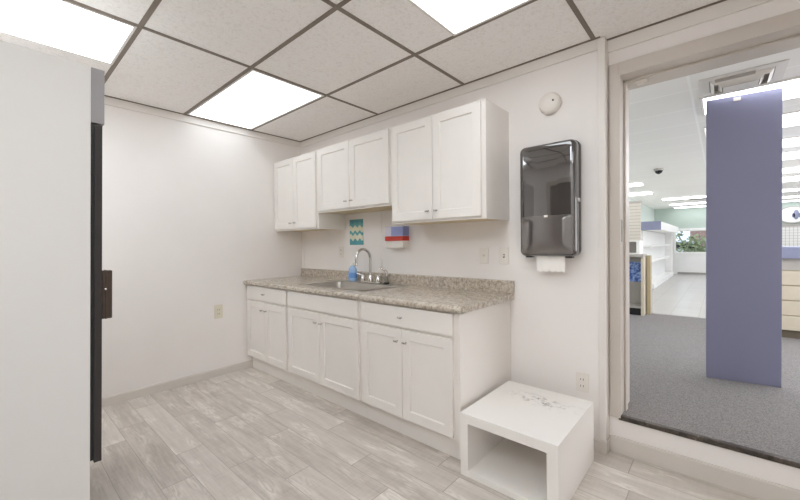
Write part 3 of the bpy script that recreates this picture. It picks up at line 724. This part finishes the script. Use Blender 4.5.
# violet panel
ang = math.atan2(.06, .393); p0 = Vector((3.5, 1.169)); ux = Vector((math.cos(ang), math.sin(ang))); uy = Vector((-ux.y, ux.x)); wdt, dep = .398, .028
cl = empty('partition_panel', (3.69, 1.25, SILL), 'tall blue violet panel standing upright on the grey carpet', 'panel')
cs = [p0, p0 + ux * wdt, p0 + ux * wdt + uy * dep, p0 + uy * dep]
MB().prism([tuple(p) for p in cs], SILL, 2.266, 'z').build('board', MT['violet'], cl, bevel=.003)
q0 = p0 + ux * .12 + uy * dep
MB().prism([tuple(p) for p in (q0, q0 + ux * .16, q0 + ux * .16 + uy * .3, q0 + uy * .3)], SILL, SILL + .05, 'z').build('foot', MT['greyin'], cl)
def on_face(a, b_, z0, z1, th=.004):
    q = [p0 + ux * a - uy * th, p0 + ux * b_ - uy * th, p0 + ux * b_, p0 + ux * a]
    return MB().prism([tuple(p) for p in q], z0, z1, 'z')
on_face(.148, .186, 2.228, 2.252).build('sticker', MT['plastic'], cl)['label'] = 'small white sticker near the top'

# counter end with poster, left in the doorway
ds = empty('display_counter', (2.5, 3.62, SILL), 'maple end of a shop counter with a blue poster inside, left in the doorway', 'counter')
box(2.05, 2.755, 3.58, 3.80, SILL + .095, SILL + .125).build('lower_shelf', MT['greyin'], ds)
box(2.05, 2.79, 3.54, 3.86, 1.02, 1.06).build('top', MT['greyin'], ds, bevel=.003)
box(2.755, 2.79, 3.56, 3.82, SILL, 1.02).build('side_panel', MT['maple'], ds, bevel=.002)
box(2.80, 2.845, 3.72, 3.85, SILL, 1.04).build('end_panel', MT['maple2'], ds, bevel=.002)
box(2.05, 2.755, 3.80, 3.83, SILL + .125, 1.02).build('back_panel', MT['greyin'], ds)
box(2.05, 2.755, 3.585, 3.64, SILL, SILL + .095).build('kick_plate', MT['kick'], ds)
tag(box(2.30, 2.74, 3.790, 3.797, .66, .945).build('poster', MT['screen'], loc=(2.5, 3.797, .8)), 'blue printed poster inside the maple shop counter end', 'poster')
wbx = empty('document_tray', (2.5, 3.75, 1.06), 'white framed box standing on the maple shop counter', 'tray')
fb = MB(); fb.box(2.38, 2.40, 3.58, 3.84, 1.061, 1.25).box(2.70, 2.74, 3.58, 3.84, 1.061, 1.25).box(2.40, 2.70, 3.58, 3.84, 1.235, 1.25).box(2.40, 2.70, 3.58, 3.84, 1.061, 1.075)
fb.build('shell', MT['white'], wbx); box(2.40, 2.70, 3.81, 3.84, 1.075, 1.235).build('back', MT['greyin'], wbx)

# slatwall stand
sw = empty('slatwall_stand', (2.17, 6.05, SILL), 'cream slatwall display panel standing at the shop left wall', 'display stand')
box(1.96, 2.41, 6.0, 6.06, SILL + .05, 1.99).build('slat_panel', MT['slat'], sw)
box(1.96, 2.42, 5.995, 6.065, 1.99, 2.03).build('cap_rail', MT['greyin'], sw)
box(1.96, 2.42, 5.98, 6.2, SILL, SILL + .05).build('base', MT['greyin'], sw)

# white shelving with blue fascia on the left wall
sh = empty('wall_shelving', (2.2, 9.0, SILL), 'white shop shelving with a blue grey fascia along the left wall', 'shelving')
box(1.955, 2.30, 7.1, 11.3, SILL, 1.48).build('back_body', MT['shopwhite'], sh)
box(1.955, 2.5, 7.1, 11.3, SILL, .32).build('plinth', MT['shopwhite'], sh)
for z in (.78, 1.12): box(2.30, 2.46, 7.15, 11.0, z, z + .03).build('shelf', MT['white'], sh)
box(1.955, 2.62, 7.05, 11.3, 1.49, 1.665).build('canopy', MT['white'], sh)
box(1.955, 2.63, 7.03, 7.05, 1.485, 1.67).build('fascia', MT['bluegrey'], sh)['label'] = 'blue grey end fascia'
en = empty('end_board', (2.4, 11.4, SILL), 'white end panel between the shelving and the shop window', 'panel')
box(2.10, 2.46, 11.35, 11.4, SILL, 1.49).build('board', MT['shopwhite'], en)
box(2.44, 2.47, 11.34, 11.41, SILL, 1.49).build('edge_post', MT['white'], en)
sgn = tag(MB().box(SXL + .001, SXL + .03, 8.2, 8.3, 1.87, 2.0).build('wall_sensor', MT['greyin'], loc=(SXL, 8.25, 1.93), bevel=.005), 'small grey sensor high on the pale green shop wall', 'sensor')

# drawer counter on the right
rc = empty('drawer_counter', (4.7, 3.4, SILL), 'pale maple drawer counter with a blue top band, right of the violet panel', 'counter')
box(4.02, 5.6, 3.11, 3.75, SILL + .08, 1.04).build('carcass', MT['maple2'], rc)
for i in range(4):
    z0 = .298 + .155 * i
    d = box(4.03, 4.78, 3.09, 3.11, z0 + .004, z0 + .150).build('drawer', MT['maple'], rc, bevel=.003)
    d2_ = box(4.79, 5.58, 3.09, 3.11, z0 + .004, z0 + .150).build('drawer', MT['maple'], rc, bevel=.003)
box(4.02, 5.6, 3.10, 3.11, .92, 1.04).build('apron', MT['greyin'], rc)
box(4.04, 5.58, 3.13, 3.74, SILL, SILL + .08).build('kick_plate', MT['kick2'], rc)
box(4.0, 5.62, 3.07, 3.78, 1.04, 1.16).build('counter_band', MT['bluegrey'], rc, bevel=.004)['label'] = 'blue grey top band'
gw = empty('gridwall_panel', (5.8, 11.9, SILL), 'white gridwall panel on the far wall under the oval sign', 'display panel')
box(4.72, 7.0, 11.93, 11.97, SILL + .1, 1.60).build('grid', MT['peg'], gw)
box(4.70, 7.02, 11.92, 11.98, 1.60, 1.66).build('top_rail', MT['greyin'], gw)
os_ = empty('oval_sign', (5.0, 11.95, 1.9), 'white oval sign with a blue grey mark high on the sage green wall', 'sign')
MB().prism(oval(5.02, 1.915, .30, .235, 32), 11.95, 11.99, 'y').build('rim', MT['greyin'], os_)
MB().prism(oval(5.02, 1.915, .27, .205, 32), 11.94, 11.95, 'y').build('face', MT['white'], os_)
mk = MB(); mk.prism(oval(5.08, 1.92, .055, .13, 20), 11.932, 11.94, 'y').prism(oval(5.03, 1.90, .03, .06, 16), 11.932, 11.94, 'y').prism(oval(5.15, 1.90, .03, .06, 16), 11.932, 11.94, 'y')
mk.build('emblem', MT['bluegrey'], os_)

# ------------------------------------------------------------------ outside the shop window
tag(box(-8, 16, SYE + .1, 40, -.2, -.05).build('ground', MT['asphalt']), kind='structure')
bd = empty('brick_building', (4, 30, -.05), 'red brick building seen through the shop window', 'building')
box(2.0, 14, 29, 34, -.05, 4.2).build('wall', MT['brick'], bd); box(1.8, 14.2, 28.8, 34.2, 4.2, 4.5).build('roof', MT['greyin'], bd)
def bush(x, y, r, h, label, seed):
    random.seed(seed); t = empty('tree', (x, y, -.05), label, 'tree', 'trees outside the shop window')
    MB().tube([(x, y, -.06), (x + .03, y, h * .4), (x, y + .02, h * .6)], [.06, .05, .03], 8).build('trunk', MT['bark'], t, smooth=True)
    m = MB()
    for i in range(420):
        d = Vector((random.gauss(0, 1), random.gauss(0, 1), random.gauss(0, 1))).normalized() * (random.random() ** .4)
        p = Vector((x + d.x * r, y + d.y * r, h * .62 + d.z * h * .45)); s_ = .06 + .06 * random.random()
        a = Vector((random.gauss(0, 1), random.gauss(0, 1), random.gauss(0, 1))).normalized(); b_ = a.orthogonal().normalized()
        m.add([p - a * s_, p + b_ * s_ * .5, p + a * s_, p - b_ * s_ * .5], [(0, 1, 2, 3)])
    m.build('foliage', MT['leaf'], t)
bush(1.75, 17, .7, 2.2, 'leafy green tree outside at the left of the shop window', 1)
bush(2.75, 19.3, .6, 1.5, 'low leafy green tree outside the middle of the shop window', 2)
bush(4.2, 17.5, .8, 1.7, 'leafy green tree outside, nearest the violet panel', 3)
ca = empty('car', (2.3, 21.5, -.05), 'pale parked car outside the shop window', 'car')
pr = [(.2, .25), (4.3, .25), (4.35, .7), (3.5, .85), (2.9, 1.3), (1.5, 1.32), (.9, .9), (.15, .8)]
MB().prism([(x - .4, z - .05) for x, z in pr], 20.8, 22.4, 'y').build('body', MT['carpaint'], ca, bevel=.06, seg=3)
MB().prism([(x - .4, z - .05) for x, z in [(1.1, .92), (3.2, .92), (2.8, 1.24), (1.55, 1.26)]], 20.785, 20.8, 'y').build('side_window', MT['glassdark'], ca)
for x in (.6, 3.1):
    for y in (20.9, 22.3): MB().lathe([(.30, -.1), (.32, -.08), (.32, .08), (.30, .1)], (x, y, .27), (0, 1, 0), 24).build('wheel', MT['tyre'], ca, smooth=True)
